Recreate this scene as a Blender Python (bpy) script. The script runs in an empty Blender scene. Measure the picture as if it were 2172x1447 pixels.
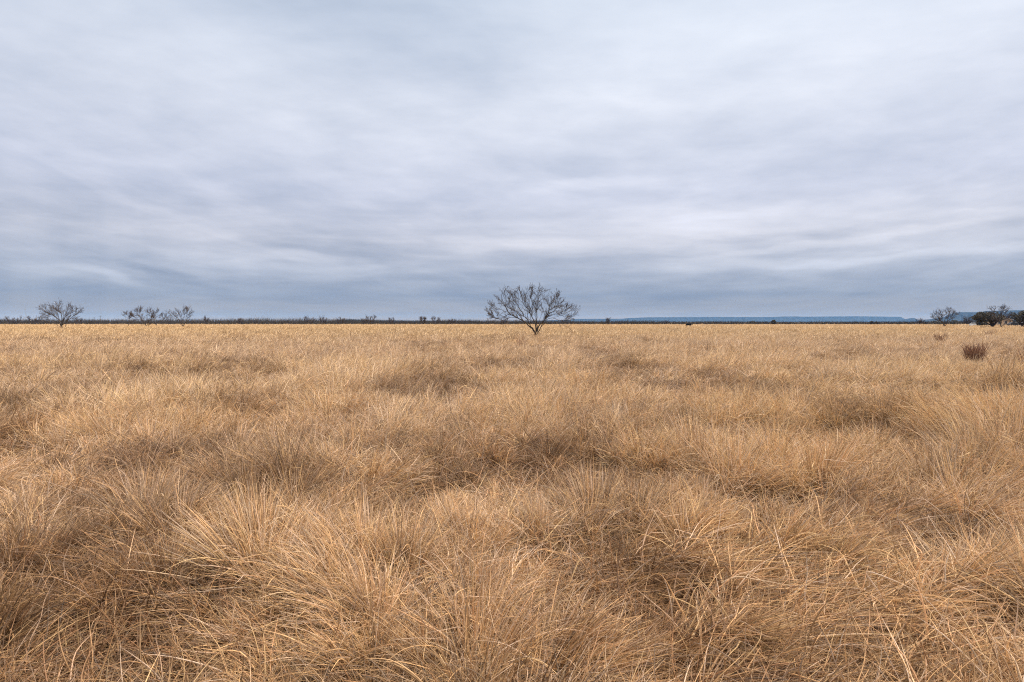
import bpy, math, random
import numpy as np
from mathutils import Vector, Euler
R = math.radians
scene = bpy.context.scene
COL = scene.collection

# ------------------------------------------------------------------ camera
CAM_Z = 1.7
FPX = 1207.0                       # focal length in pixels of the 2172 px wide photograph
PITCH = math.atan(40.0 / FPX)      # horizon sits 40 px above the middle
cd = bpy.data.cameras.new('camera')
cd.lens = 36.0 * FPX / 2172.0
cd.sensor_width = 36.0
cd.clip_start = 0.05
cd.clip_end = 60000
cam = bpy.data.objects.new('camera', cd)
cam.location = (0, 0, CAM_Z)
cam.rotation_euler = (R(90) - PITCH, 0, 0)
COL.objects.link(cam)
scene.camera = cam
CM = Euler((R(90) - PITCH, 0, 0)).to_matrix()

def at(X, Y, d):
    """point at forward distance d that the photograph shows at pixel X, Y"""
    v = CM @ Vector(((X - 1086) / FPX, (723.5 - Y) / FPX, -1.0))
    return Vector((0, 0, CAM_Z)) + v * (d / v.y)

# ------------------------------------------------------------------ render settings
scene.view_settings.view_transform = 'Standard'
scene.view_settings.look = 'None'
scene.view_settings.gamma = 1.0
scene.view_settings.use_curve_mapping = False
scene.view_settings.exposure = 0.24
scene.cycles.max_bounces = 6
scene.cycles.diffuse_bounces = 1
scene.cycles.glossy_bounces = 1
scene.cycles.transmission_bounces = 3
scene.cycles.transparent_max_bounces = 8
scene.cycles.volume_bounces = 1
scene.cycles_curves.shape = 'RIBBONS'
scene.cycles_curves.subdivisions = 1
scene.cycles.use_denoising = False
scene.cycles.filter_width = 1.15

# ------------------------------------------------------------------ node helpers
def srgb(r, g, b):
    f = lambda c: (c / 255.0 / 12.92) if c <= 10 else ((c / 255.0 + 0.055) / 1.055) ** 2.4
    return (f(r), f(g), f(b), 1.0)

class NT:
    def __init__(self, tree): self.t = tree; self.L = tree.links
    def n(self, typ, **kw):
        nd = self.t.nodes.new(typ)
        for k, v in kw.items(): setattr(nd, k, v)
        return nd
    def put(self, sock, v):
        if isinstance(v, bpy.types.NodeSocket): self.L.new(v, sock)
        elif v is not None: sock.default_value = v
    def m(self, op, a, b=None, c=None, clamp=False):
        nd = self.n('ShaderNodeMath', operation=op, use_clamp=clamp)
        self.put(nd.inputs[0], a); self.put(nd.inputs[1], b)
        if c is not None: self.put(nd.inputs[2], c)
        return nd.outputs[0]
    def ramp(self, fac, stops, interp='LINEAR'):
        nd = self.n('ShaderNodeValToRGB'); nd.color_ramp.interpolation = interp
        e = nd.color_ramp.elements
        while len(e) < len(stops): e.new(0.5)
        for i, (p, c) in enumerate(stops):
            e[i].position = p; e[i].color = c if len(c) == 4 else (*c, 1)
        self.put(nd.inputs[0], fac)
        return nd.outputs[0]
    def noise(self, vec, scale, detail=4, rough=0.5, dist=0.0, color=False):
        nd = self.n('ShaderNodeTexNoise')
        nd.inputs['Scale'].default_value = scale; nd.inputs['Detail'].default_value = detail
        nd.inputs['Roughness'].default_value = rough; nd.inputs['Distortion'].default_value = dist
        if vec is not None: self.L.new(vec, nd.inputs['Vector'])
        return nd.outputs['Color' if color else 0]
    def mix(self, f, a, b, blend='MIX'):
        nd = self.n('ShaderNodeMix', data_type='RGBA', blend_type=blend)
        self.put(nd.inputs[0], f); self.put(nd.inputs[6], a); self.put(nd.inputs[7], b)
        return nd.outputs[2]
    def xyz(self, x, y, z):
        nd = self.n('ShaderNodeCombineXYZ')
        self.put(nd.inputs[0], x); self.put(nd.inputs[1], y); self.put(nd.inputs[2], z)
        return nd.outputs[0]

# ------------------------------------------------------------------ world: overcast sky over a Nishita sky
SUN_EL, SUN_AZ = R(58), R(75)      # azimuth clockwise from the view direction (+Y)
def build_world():
    w = bpy.data.worlds.new('World'); scene.world = w; w.use_nodes = True
    w.node_tree.nodes.clear()
    N = NT(w.node_tree)
    out = N.n('ShaderNodeOutputWorld'); bg = N.n('ShaderNodeBackground')
    N.L.new(bg.outputs[0], out.inputs[0])
    tc = N.n('ShaderNodeTexCoord').outputs['Generated']
    sep = N.n('ShaderNodeSeparateXYZ'); N.L.new(tc, sep.inputs[0])
    x, y, z = sep.outputs
    zc = N.m('MAXIMUM', z, 0.0)
    # cloud deck seen in perspective
    k = N.m('DIVIDE', 1.0, N.m('ADD', zc, 0.12))
    px, py = N.m('MULTIPLY', x, k), N.m('MULTIPLY', y, k)
    deck = N.xyz(px, py, 0.0)
    warp = N.noise(deck, 0.35, 3, 0.5, color=True)
    wv = N.n('ShaderNodeVectorMath', operation='MULTIPLY_ADD')
    N.L.new(warp, wv.inputs[0]); wv.inputs[1].default_value = (1.6, 1.6, 0); N.L.new(deck, wv.inputs[2])
    mp = N.n('ShaderNodeMapping'); N.L.new(wv.outputs[0], mp.inputs[0])
    mp.inputs['Rotation'].default_value = (0, 0, R(22)); mp.inputs['Scale'].default_value = (0.55, 1.0, 1)
    mp.inputs['Location'].default_value = (3.1, 1.7, 0)
    n_big = N.noise(mp.outputs[0], 0.55, 5, 0.5, 0.25)
    n_mid = N.noise(mp.outputs[0], 1.7, 7, 0.55, 0.35)
    mp2 = N.n('ShaderNodeMapping'); N.L.new(wv.outputs[0], mp2.inputs[0])
    mp2.inputs['Rotation'].default_value = (0, 0, R(-52)); mp2.inputs['Scale'].default_value = (0.35, 1.5, 1)
    n_str = N.noise(mp2.outputs[0], 2.6, 6, 0.6, 0.2)
    # elevation: overcast sky, darker and bluer low, brighter overhead
    base = N.ramp(zc, [(0.0, srgb(196, 178, 160)), (0.012, srgb(163, 162, 168)), (0.045, srgb(150, 162, 184)),
                       (0.085, srgb(177, 186, 205)), (0.135, srgb(199, 204, 219)), (0.21, srgb(205, 212, 230)),
                       (0.33, srgb(214, 222, 237)), (0.50, srgb(217, 228, 243)), (0.70, (1.15, 1.17, 1.2)), (1.0, (1.7, 1.68, 1.65))])
    # azimuth/elevation plane for the large features
    yy = N.m('MAXIMUM', N.m('ABSOLUTE', y), 0.05)
    U, V = N.m('DIVIDE', x, yy), N.m('DIVIDE', zc, yy)
    # ragged edges on the large features
    wob = N.n('ShaderNodeSeparateXYZ')
    N.L.new(N.noise(N.xyz(N.m('MULTIPLY', U, 1.0), N.m('MULTIPLY', V, 4.5), 0.0), 3.2, 5, 0.55, color=True), wob.inputs[0])
    Uw = N.m('MULTIPLY_ADD', N.m('SUBTRACT', wob.outputs[0], 0.5), 0.22, U)
    Vw = N.m('MULTIPLY_ADD', N.m('SUBTRACT', wob.outputs[1], 0.5), 0.055, V)
    def blob(X, Y, hx, hy, tilt, amp, pw=1.0):
        u0, v0 = (X - 1086) / FPX, (683.5 - Y) / FPX
        c, s = math.cos(R(tilt)), math.sin(R(tilt))
        du, dv = N.m('SUBTRACT', Uw, u0), N.m('SUBTRACT', Vw, v0)
        a = N.m('DIVIDE', N.m('ADD', N.m('MULTIPLY', du, c), N.m('MULTIPLY', dv, s)), hx / FPX)
        b = N.m('DIVIDE', N.m('SUBTRACT', N.m('MULTIPLY', dv, c), N.m('MULTIPLY', du, s)), hy / FPX)
        q = N.m('ADD', N.m('MULTIPLY', a, a), N.m('MULTIPLY', b, b))
        return N.m('MULTIPLY', N.m('EXPONENT', N.m('MULTIPLY', N.m('POWER', q, pw), -1.0)), amp)
    feats = [(170, 588, 120, 17, -4, .15), (235, 590, 95, 12, -17, .12), (360, 584, 130, 12, -15, -.09), (1780, 508, 330, 9, 7, .11), (2000, 540, 260, 10, 5, .10), (1480, 556, 120, 12, 2, .09), (1240, 398, 130, 12, 5, .07), (1560, 450, 200, 10, 6, .06), (1700, 492, 260, 8, 5, -.07), (1500, 625, 500, 9, 0, -.05), (600, 655, 500, 7, 0, .04), (560, 560, 230, 26, -7, .15), (690, 531, 150, 12, -8, -.07), (1080, 520, 120, 12, 3, .08), (1330, 400, 160, 22, 6, .07), (1960, 470, 260, 14, 5, .10), (1700, 560, 260, 14, 2, .09),
             (800, 60, 300, 120, -12, -.15), (1500, 470, 420, 42, 4, .09), (1900, 535, 330, 22, 5, .11),
             (1500, 592, 620, 16, 0, -.05), (1750, 120, 520, 150, 0, .07), (1900, 300, 240, 70, 15, -.05),
             (180, 515, 300, 24, -5, -.06), (1150, 260, 420, 90, 18, .05), (300, 130, 260, 90, -20, .04),
             (1850, 480, 300, 12, 4, -.05), (1100, 530, 260, 14, -3, .04), (900, 590, 380, 14, 3, -.05)]
    # soft diagonal lumps of the deck, streaming down to the right on the left and rising on the right
    Vs = N.m('ADD', V, N.m('MULTIPLY', N.m('MULTIPLY', N.m('SUBTRACT', 0.15, U), U), 0.10))
    Vd = N.m('ADD', Vs, N.m('MULTIPLY', N.m('MINIMUM', U, 0.1), 0.22))
    lum = N.noise(N.xyz(N.m('MULTIPLY', U, 1.0), N.m('MULTIPLY', N.m('POWER', N.m('MAXIMUM', Vd, 0.0), 0.75), 2.5), 0.0), 4.4, 5, 0.52, 0.3)
    lum2 = N.noise(N.xyz(N.m('MULTIPLY', U, 1.0), N.m('MULTIPLY', N.m('POWER', N.m('MAXIMUM', Vs, 0.0), 0.7), 3.4), 3.0), 9.0, 4, 0.55, 0.15)
    tot = None
    for f in feats:
        b = blob(*f[:5], f[5] * 1.45, 1.7 if f[3] < 20 else 1.1); tot = b if tot is None else N.m('ADD', tot, b)
    br = N.m('ADD', tot, N.m('MULTIPLY', N.m('SUBTRACT', n_big, 0.5), 0.50))
    br = N.m('ADD', br, N.m('MULTIPLY', N.m('SUBTRACT', n_mid, 0.5), 0.40))
    br = N.m('ADD', br, N.m('MULTIPLY', N.m('SUBTRACT', n_str, 0.5), 0.15))
    rip = N.noise(N.xyz(N.m('MULTIPLY', U, 1.6), N.m('MULTIPLY', Vs, 17.0), 5.0), 3.4, 5, 0.6, 0.4)
    riw = N.m('SUBTRACT', 1.0, N.m('MULTIPLY', V, 4.2), clamp=True)
    br = N.m('ADD', br, N.m('MULTIPLY', N.m('MULTIPLY', N.m('SUBTRACT', rip, 0.5), 0.38), riw))
    lowv = N.m('SUBTRACT', 1.0, N.m('MULTIPLY', V, 1.3), clamp=True)
    br = N.m('ADD', br, N.m('MULTIPLY', N.m('MULTIPLY', N.m('SUBTRACT', lum, 0.5), 0.55), lowv))
    br = N.m('ADD', br, N.m('MULTIPLY', N.m('MULTIPLY', N.m('SUBTRACT', lum2, 0.5), 0.42), lowv))
    # the right of the view is brighter (sun behind the deck)
    br = N.m('ADD', br, N.m('MULTIPLY', U, 0.035))
    fade = N.m('MULTIPLY', N.m('ADD', zc, 0.035), 9.0, clamp=True)   # far deck has lower contrast
    gain = N.m('ADD', 1.0, N.m('MULTIPLY', br, fade))
    lit = N.n('ShaderNodeVectorMath', operation='SCALE'); N.L.new(base, lit.inputs[0]); N.L.new(gain, lit.inputs['Scale'])
    # thick parts are greyer-mauve, thin parts bluer
    tint = N.ramp(N.m('ADD', N.m('MULTIPLY', br, 1.3), 0.5, clamp=True),
                  [(0.2, (0.95, 0.985, 1.05)), (0.5, (1.015, 1.0, 1.0)), (0.8, (1.055, 1.01, 0.965))])
    cloud = N.mix(1.0, lit.outputs[0], tint, 'MULTIPLY')
    # a broad bright zone where the sun stands behind the deck
    sd = Vector((math.sin(SUN_AZ) * math.cos(SUN_EL), math.cos(SUN_AZ) * math.cos(SUN_EL), math.sin(SUN_EL)))
    dt = N.n('ShaderNodeVectorMath', operation='DOT_PRODUCT'); N.L.new(tc, dt.inputs[0]); dt.inputs[1].default_value = sd
    glow = N.m('POWER', N.m('MAXIMUM', dt.outputs['Value'], 0.0), 12.0)
    cloud2 = N.mix(glow, cloud, (2.4, 2.35, 2.3, 1))
    sky = N.n('ShaderNodeTexSky', sky_type='NISHITA'); sky.sun_disc = False
    sky.sun_elevation = SUN_EL; sky.sun_rotation = SUN_AZ
    sk = N.n('ShaderNodeVectorMath', operation='SCALE'); N.L.new(sky.outputs[0], sk.inputs[0]); sk.inputs['Scale'].default_value = 0.1
    fin = N.mix(0.93, sk.outputs[0], cloud2)
    N.L.new(fin, bg.inputs[0]); bg.inputs[1].default_value = 0.85
    w.cycles.sampling_method = 'MANUAL'; w.cycles.sample_map_resolution = 512
build_world()

sl = bpy.data.lights.new('sun', 'SUN'); sl.energy = 4.8; sl.angle = R(10); sl.color = (1.0, 0.95, 0.86)
sun = bpy.data.objects.new('sun', sl)
sun.rotation_euler = Vector((math.sin(SUN_AZ) * math.cos(SUN_EL), math.cos(SUN_AZ) * math.cos(SUN_EL), math.sin(SUN_EL))).to_track_quat('Z', 'Y').to_euler()
COL.objects.link(sun)

# ------------------------------------------------------------------ object helpers
def tag(o, label=None, cat=None, group=None, kind=None):
    if label: o['label'] = label
    if cat: o['category'] = cat
    if group: o['group'] = group
    if kind: o['kind'] = kind
    return o

def root(name, loc, label, cat, group=None, rz=0):
    o = bpy.data.objects.new(name, None); o.location = loc; o.rotation_euler = (0, 0, rz)
    o.empty_display_size = 0.3
    COL.objects.link(o)
    return tag(o, label, cat, group)

def mesh_obj(name, verts, faces, mat, parent=None, smooth=False, world=True):
    """verts in world space when world and a parent is given"""
    me = bpy.data.meshes.new(name)
    v = np.asarray(verts, dtype=np.float32).reshape(-1, 3)
    if parent is not None and world:
        v = v - np.array(parent.location, dtype=np.float32)
    me.from_pydata(v.tolist(), [], [list(map(int, f)) for f in faces])
    me.update()
    if smooth: me.polygons.foreach_set('use_smooth', [True] * len(me.polygons))
    if mat: me.materials.append(mat)
    o = bpy.data.objects.new(name, me); COL.objects.link(o)
    if parent is not None: o.parent = parent
    return o

def mat_simple(name, col, rough=0.9, noise=None, spec=0.2, metal=0.0):
    m = bpy.data.materials.new(name); m.use_nodes = True
    N = NT(m.node_tree); b = m.node_tree.nodes['Principled BSDF']
    b.inputs['Roughness'].default_value = rough; b.inputs['Specular IOR Level'].default_value = spec
    b.inputs['Metallic'].default_value = metal
    c = (*col, 1) if len(col) == 3 else col
    if noise:
        sc, c2 = noise
        tc = N.n('ShaderNodeTexCoord').outputs['Object']
        f = N.ramp(N.noise(tc, sc, 5, 0.6), [(0.35, (0, 0, 0)), (0.65, (1, 1, 1))])
        N.L.new(N.mix(f, c, (*c2, 1)), b.inputs['Base Color'])
    else:
        b.inputs['Base Color'].default_value = c
    return m

BARK = mat_simple('bark', (0.060, 0.047, 0.038), 0.95, (9.0, (0.10, 0.08, 0.066)), 0.1)
TWIG = mat_simple('twig_bark', (0.065, 0.047, 0.040), 0.95, (5.0, (0.10, 0.075, 0.065)), 0.1)

# ------------------------------------------------------------------ numpy noise
def _h(ix, iy, seed):
    h = (ix.astype(np.int64) * 374761393 + iy.astype(np.int64) * 668265263 + seed * 974711) & 0xffffffff
    h = ((h ^ (h >> 13)) * 1274126177) & 0xffffffff
    h = h ^ (h >> 16)
    return (h & 0xffff) / 65535.0
def vnoise(x, y, seed=0):
    ix, iy = np.floor(x), np.floor(y); fx, fy = x - ix, y - iy
    fx = fx * fx * (3 - 2 * fx); fy = fy * fy * (3 - 2 * fy)
    a, b = _h(ix, iy, seed), _h(ix + 1, iy, seed); c, d = _h(ix, iy + 1, seed), _h(ix + 1, iy + 1, seed)
    return (a + (b - a) * fx) + ((c + (d - c) * fx) - (a + (b - a) * fx)) * fy
def fbm(x, y, seed=0, octv=3):
    s, a, t = 0, 1.0, 0
    for i in range(octv):
        s = s + a * vnoise(x * 2 ** i + 17.3 * i, y * 2 ** i - 9.1 * i, seed + i); t += a; a *= 0.5
    return s / t

def terrain(x, y):
    d = np.hypot(x, y)
    return 0.10 * (fbm(x / 2.2, y / 2.2, 5, 2) - 0.5) + 0.25 * (fbm(x / 30, y / 30, 9, 2) - 0.5) * np.clip(d / 40, 0, 1) * np.clip((400 - d) / 100, 0, 1)
def tz(x, y): return float(terrain(np.array([float(x)]), np.array([float(y)]))[0])

# ------------------------------------------------------------------ ground: one sheet to the horizon
def build_ground():
    rr = np.concatenate([np.linspace(0, 14, 90), np.geomspace(14.3, 420, 110), np.geomspace(460, 26000, 26)])
    na = 240
    an = np.linspace(0, 2 * math.pi, na, endpoint=False)
    vs = [(0, 0, tz(0, 0))]
    for r in rr[1:]:
        xs, ys = r * np.sin(an), r * np.cos(an)
        zs = terrain(xs, ys)
        vs += list(zip(xs, ys, zs))
    fs = [(0, 1 + (i + 1) % na, 1 + i) for i in range(na)]
    for k in range(len(rr) - 2):
        a0, b0 = 1 + k * na, 1 + (k + 1) * na
        for i in range(na):
            j = (i + 1) % na
            fs.append((a0 + i, a0 + j, b0 + j, b0 + i))
    m = bpy.data.materials.new('soil_and_thatch'); m.use_nodes = True
    N = NT(m.node_tree); b = m.node_tree.nodes['Principled BSDF']
    b.inputs['Roughness'].default_value = 1.0; b.inputs['Specular IOR Level'].default_value = 0.05
    geo = N.n('ShaderNodeNewGeometry').outputs['Position']
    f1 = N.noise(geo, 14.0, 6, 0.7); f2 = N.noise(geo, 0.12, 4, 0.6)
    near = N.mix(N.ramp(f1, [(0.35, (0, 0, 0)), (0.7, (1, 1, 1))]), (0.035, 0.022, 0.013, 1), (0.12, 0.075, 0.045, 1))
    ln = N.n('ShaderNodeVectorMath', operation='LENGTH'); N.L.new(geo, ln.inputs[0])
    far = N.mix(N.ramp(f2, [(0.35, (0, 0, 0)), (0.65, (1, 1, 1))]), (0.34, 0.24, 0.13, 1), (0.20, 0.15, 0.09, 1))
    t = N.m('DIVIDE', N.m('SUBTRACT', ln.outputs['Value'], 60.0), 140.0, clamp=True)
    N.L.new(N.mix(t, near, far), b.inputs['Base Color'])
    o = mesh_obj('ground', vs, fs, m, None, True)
    tag(o, kind='structure')
build_ground()

# ------------------------------------------------------------------ mesas and hills on the horizon
ROCKY = mat_simple('juniper_slope', (0.026, 0.034, 0.040), 1.0, (0.02, (0.050, 0.054, 0.056)), 0.0)
def landform(name, D, prof, depth, cliff=0.35, seed=1):
    """prof: list of (X px, Y px) along the skyline; real relief with a talus slope, a cliff band and a plateau"""
    rng = np.random.default_rng(seed)
    xs = [p[0] for p in prof]; ys = [p[1] for p in prof]
    X = np.linspace(xs[0], xs[-1], max(60, int((xs[-1] - xs[0]) * 0.7)))
    Y = np.interp(X, xs, ys)
    rows = []
    for i, (a, b) in enumerate(zip(X, Y)):
        p = at(a, b, D); top = max(p.z, 0.5) + (rng.random() - 0.5) * 1.6
        gul = (fbm(np.array([a / 7.0]), np.array([0.3]), seed, 4)[0] - 0.5)
        slope = top * 2.6
        row = []
        for off, hz in ((-slope * (1 + gul * 0.8), -2.0), (-slope * (0.55 + gul * 0.5), top * 0.28), (-slope * (0.25 + gul * 0.35), top * (1 - cliff) * 0.92),
                        (-slope * 0.06, top * 0.93), (0, top), (depth * 0.6, top * 0.99), (depth, top * 0.6), (depth + slope, -2.0)):
            s = (D + off) / D
            row.append((p.x * s, D + off, hz))
        rows.append(row)
    vs = [v for r in rows for v in r]; n = 8
    fs = [(i * n + k, (i + 1) * n + k, (i + 1) * n + k + 1, i * n + k + 1) for i in range(len(rows) - 1) for k in range(n - 1)]
    for e in (0, len(rows) - 1): fs.append([e * n + k for k in range(n)])
    o = mesh_obj(name, vs, fs, ROCKY)
    tag(o, kind='structure')
    return o
landform('mesa', 9000, [(1040, 684), (1110, 682), (1160, 679.5), (1213, 678), (1217, 676.6), (1320, 676.2), (1330, 675.0), (1362, 673.6), (1372, 673.2),
    (1480, 672.6), (1500, 672.3), (1640, 672.6), (1655, 671.6), (1690, 671.3), (1700, 671.9), (1780, 671.3), (1810, 670.9), (1850, 671.3), (1890, 671.9),
    (1910, 672.2), (1914, 674), (1920, 677), (1930, 680), (1950, 684)], 1800, 0.35, 3)
landform('hill', 6500, [(1885, 684), (1898, 682), (1910, 679.5), (1921, 677), (1928, 675.6), (1934, 674.6), (1939, 674.6), (1944, 677), (1950, 679.5), (1962, 682), (1975, 684)], 500, 0.2, 5)
landform('mesa', 5000, [(1938, 684), (1950, 681), (1960, 678.6), (1975, 676.6), (1990, 675), (2001, 673), (2010, 668.5), (2018, 665.3), (2025, 663), (2033, 662.3),
    (2060, 662.2), (2083, 661.6), (2090, 660.0), (2130, 659), (2150, 658.3), (2200, 657.8), (2330, 658), (2360, 668), (2400, 684)], 1500, 0.4, 7)
landform('hill', 2600, [(690, 684), (720, 678.6), (742, 677.4), (765, 678), (800, 679.5), (860, 680), (930, 680.3), (1000, 681), (1040, 684)], 500, 0.1, 11)

# ------------------------------------------------------------------ haze
def build_haze():
    x0, x1, y0, y1, z0, z1 = -16000, 16000, -1500, 12500, -4.5, 150
    vs = [(x, y, z) for z in (z0, z1) for y in (y0, y1) for x in (x0, x1)]
    fs = [(0, 2, 3, 1), (4, 5, 7, 6), (0, 1, 5, 4), (1, 3, 7, 5), (3, 2, 6, 7), (2, 0, 4, 6)]
    m = bpy.data.materials.new('haze_air'); m.use_nodes = True
    m.node_tree.nodes.clear(); N = NT(m.node_tree)
    o = N.n('ShaderNodeOutputMaterial'); v = N.n('ShaderNodeVolumePrincipled')
    v.inputs['Density'].default_value = 6.5e-5
    v.inputs['Color'].default_value = (0.12, 0.30, 0.66, 1)
    v.inputs['Absorption Color'].default_value = (0.5, 0.5, 0.5, 1)
    N.L.new(v.outputs[0], o.inputs['Volume'])
    m.cycles.homogeneous_volume = True
    tag(mesh_obj('haze', vs, fs, m), kind='stuff')

# ------------------------------------------------------------------ tubes
class Tubes:
    """collects tapered polylines, builds ONE mesh"""
    def __init__(self): self.v = []; self.f = []; self.n = 0
    def add(self, pts, rad, sides=4):
        pts = np.asarray(pts, float); rad = np.asarray(rad, float)
        k = len(pts)
        if k < 2: return
        tan = np.gradient(pts, axis=0); tan /= np.linalg.norm(tan, axis=1)[:, None] + 1e-9
        ref = np.array([0.31, 0.87, 0.38]) if abs(tan[0][2]) > 0.6 else np.array([0.05, 0.1, 1.0])
        a = np.cross(tan, ref); a /= np.linalg.norm(a, axis=1)[:, None] + 1e-9
        b = np.cross(tan, a)
        ang = np.arange(sides) * 2 * math.pi / sides
        ring = pts[:, None, :] + rad[:, None, None] * (np.cos(ang)[None, :, None] * a[:, None, :] + np.sin(ang)[None, :, None] * b[:, None, :])
        self.v.append(ring.reshape(-1, 3)); o = self.n
        i = np.arange(k - 1)[:, None] * sides; j = np.arange(sides)[None, :]; j2 = (j + 1) % sides
        q = np.stack([o + i + j, o + i + j2, o + i + sides + j2, o + i + sides + j], -1).reshape(-1, 4)
        self.f.append(q); self.n += k * sides
    def build(self, name, mat, parent=None, smooth=True):
        v = np.concatenate(self.v).astype(np.float32); f = np.concatenate(self.f).astype(np.int32)
        if parent is not None: v = v - np.array(parent.location, dtype=np.float32)
        me = bpy.data.meshes.new(name)
        me.vertices.add(len(v)); me.vertices.foreach_set('co', v.ravel())
        me.loops.add(f.size); me.loops.foreach_set('vertex_index', f.ravel())
        me.polygons.add(len(f)); me.polygons.foreach_set('loop_start', np.arange(0, f.size, 4, dtype=np.int32))
        me.update(calc_edges=True)
        if smooth: me.polygons.foreach_set('use_smooth', np.ones(len(f), dtype=bool))
        me.materials.append(mat)
        o = bpy.data.objects.new(name, me); COL.objects.link(o)
        if parent is not None: o.parent = parent
        return o

def grow(T, rng, p, d, length, r, level, lv, up=0.12, bend=0.30, sides=3, rmin=0.006, fork=1.0):
    """zigzag mesquite branch with forks; lv = levels left"""
    n = max(3, int(3 + length * 1.3))
    seg = length / n
    pts = [p.copy()]; rads = [r]
    q, dd = p.copy(), d / (np.linalg.norm(d) + 1e-9)
    for i in range(n):
        dd = dd + rng.normal(0, bend * 0.55, 3) + np.array([0, 0, up * 0.5])
        dd /= np.linalg.norm(dd)
        q = q + dd * seg
        t = (i + 1) / n
        rr = max(rmin, r * (1 - 0.75 * t))
        pts.append(q.copy()); rads.append(rr)
        if lv > 0 and rng.random() < 0.72 * fork:
            for _ in range(1):
                side = rng.normal(0, 1, 3); side -= dd * side.dot(dd); side /= np.linalg.norm(side) + 1e-9
                nd = dd * rng.uniform(0.8, 1.1) + side * rng.uniform(0.4, 0.75) + np.array([0, 0, 0.10])
                grow(T, rng, q, nd, length * rng.uniform(0.45, 0.85) * (1 - 0.3 * t), max(rmin, rr * 0.62), level + 1, lv - 1, up, bend, 3, rmin, fork)
    T.add(pts, rads, sides)

def smooth_poly(P, k=3):
    P = np.asarray(P, float); out = []
    n = len(P)
    for i in range(n - 1):
        p0, p1, p2, p3 = P[max(i - 1, 0)], P[i], P[i + 1], P[min(i + 2, n - 1)]
        for j in range(k):
            t = j / k
            out.append(0.5 * ((2 * p1) + (-p0 + p2) * t + (2 * p0 - 5 * p1 + 4 * p2 - p3) * t * t + (-p0 + 3 * p1 - 3 * p2 + p3) * t ** 3))
    out.append(P[-1])
    return np.array(out)

def traced_tree(name, label, cat, D, base_px, limbs, r_base, org, scale, seed, group=None, twig_len=0.9, lv=2, rmin=0.007, dens=1.0, shrink=.92):
    """limbs: list of (points in zoomed-crop pixels, start radius, depth factor)"""
    rng = np.random.default_rng(seed)
    b = at(base_px[0], base_px[1], D); gz = tz(b.x, b.y)
    rt = root(name, (b.x, b.y, gz), label, cat, group)
    T, W = Tubes(), Tubes()
    bu, bv = (base_px[0] - org[0]) * scale, (base_px[1] - org[1]) * scale
    for pts, r0, w in limbs:
        r0 *= 1.05
        pts = [(bu + (u - bu) * (shrink - .05), bv + (v - bv) * shrink) for u, v in pts]
        P = []
        for (u, v) in pts:
            X, Y = org[0] + u / scale, org[1] + v / scale
            lat = abs(X - base_px[0]) * 0.7 + max(0, base_px[1] - Y) * 0.5
            off = w * lat * D / FPX
            P.append(np.array(at(X, Y, D + off)))
        P = smooth_poly(P, 3)
        P[1:-1] += rng.normal(0, 0.012 * D / 43, (len(P) - 2, 3))
        n = len(P); t = np.linspace(0, 1, n)
        rad = np.maximum(r0 * (1 - 0.82 * t), rmin * 1.5)
        # roots of limbs that start at the trunk run down into the ground
        T.add(P, rad, 6)
        L = np.linalg.norm(np.diff(P, axis=0), axis=1).sum()
        acc = 0.0
        for i in range(2, n):
            if t[i] < 0.30: continue
            d = P[i] - P[i - 1]; d /= np.linalg.norm(d) + 1e-9
            k = rng.poisson(0.72 * dens)
            for _ in range(k):
                side = rng.normal(0, 1, 3); side -= d * side.dot(d); side /= np.linalg.norm(side) + 1e-9
                nd = d * 0.9 + side * rng.uniform(0.45, 0.85) + np.array([0, 0, 0.22])
                s = 1.0 if P[i][2] > 1.6 else 0.6
                grow(W, rng, P[i], nd, twig_len * rng.uniform(0.5, 1.3) * s * (1.15 - 0.65 * t[i]), max(rmin, rad[i] * 0.5), 1, lv, 0.05, 0.16, 3, rmin)
        d = P[-1] - P[-2]
        grow(W, rng, P[-1], d, twig_len * 0.3, rad[-1] * 0.9, 1, lv - 1, 0.04, 0.2, 3, rmin)
    # the stump reaching into the ground
    top = np.array(at(base_px[0], base_px[1] - 3, D))
    T.add([np.array([b.x, b.y, gz - 0.25]), np.array([b.x, b.y, gz + 0.15]), top], [r_base * 1.35, r_base * 1.1, r_base * 0.85], 8)
    T.build('trunk', BARK, rt)
    W.build('crown', TWIG, rt)
    return rt

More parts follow.
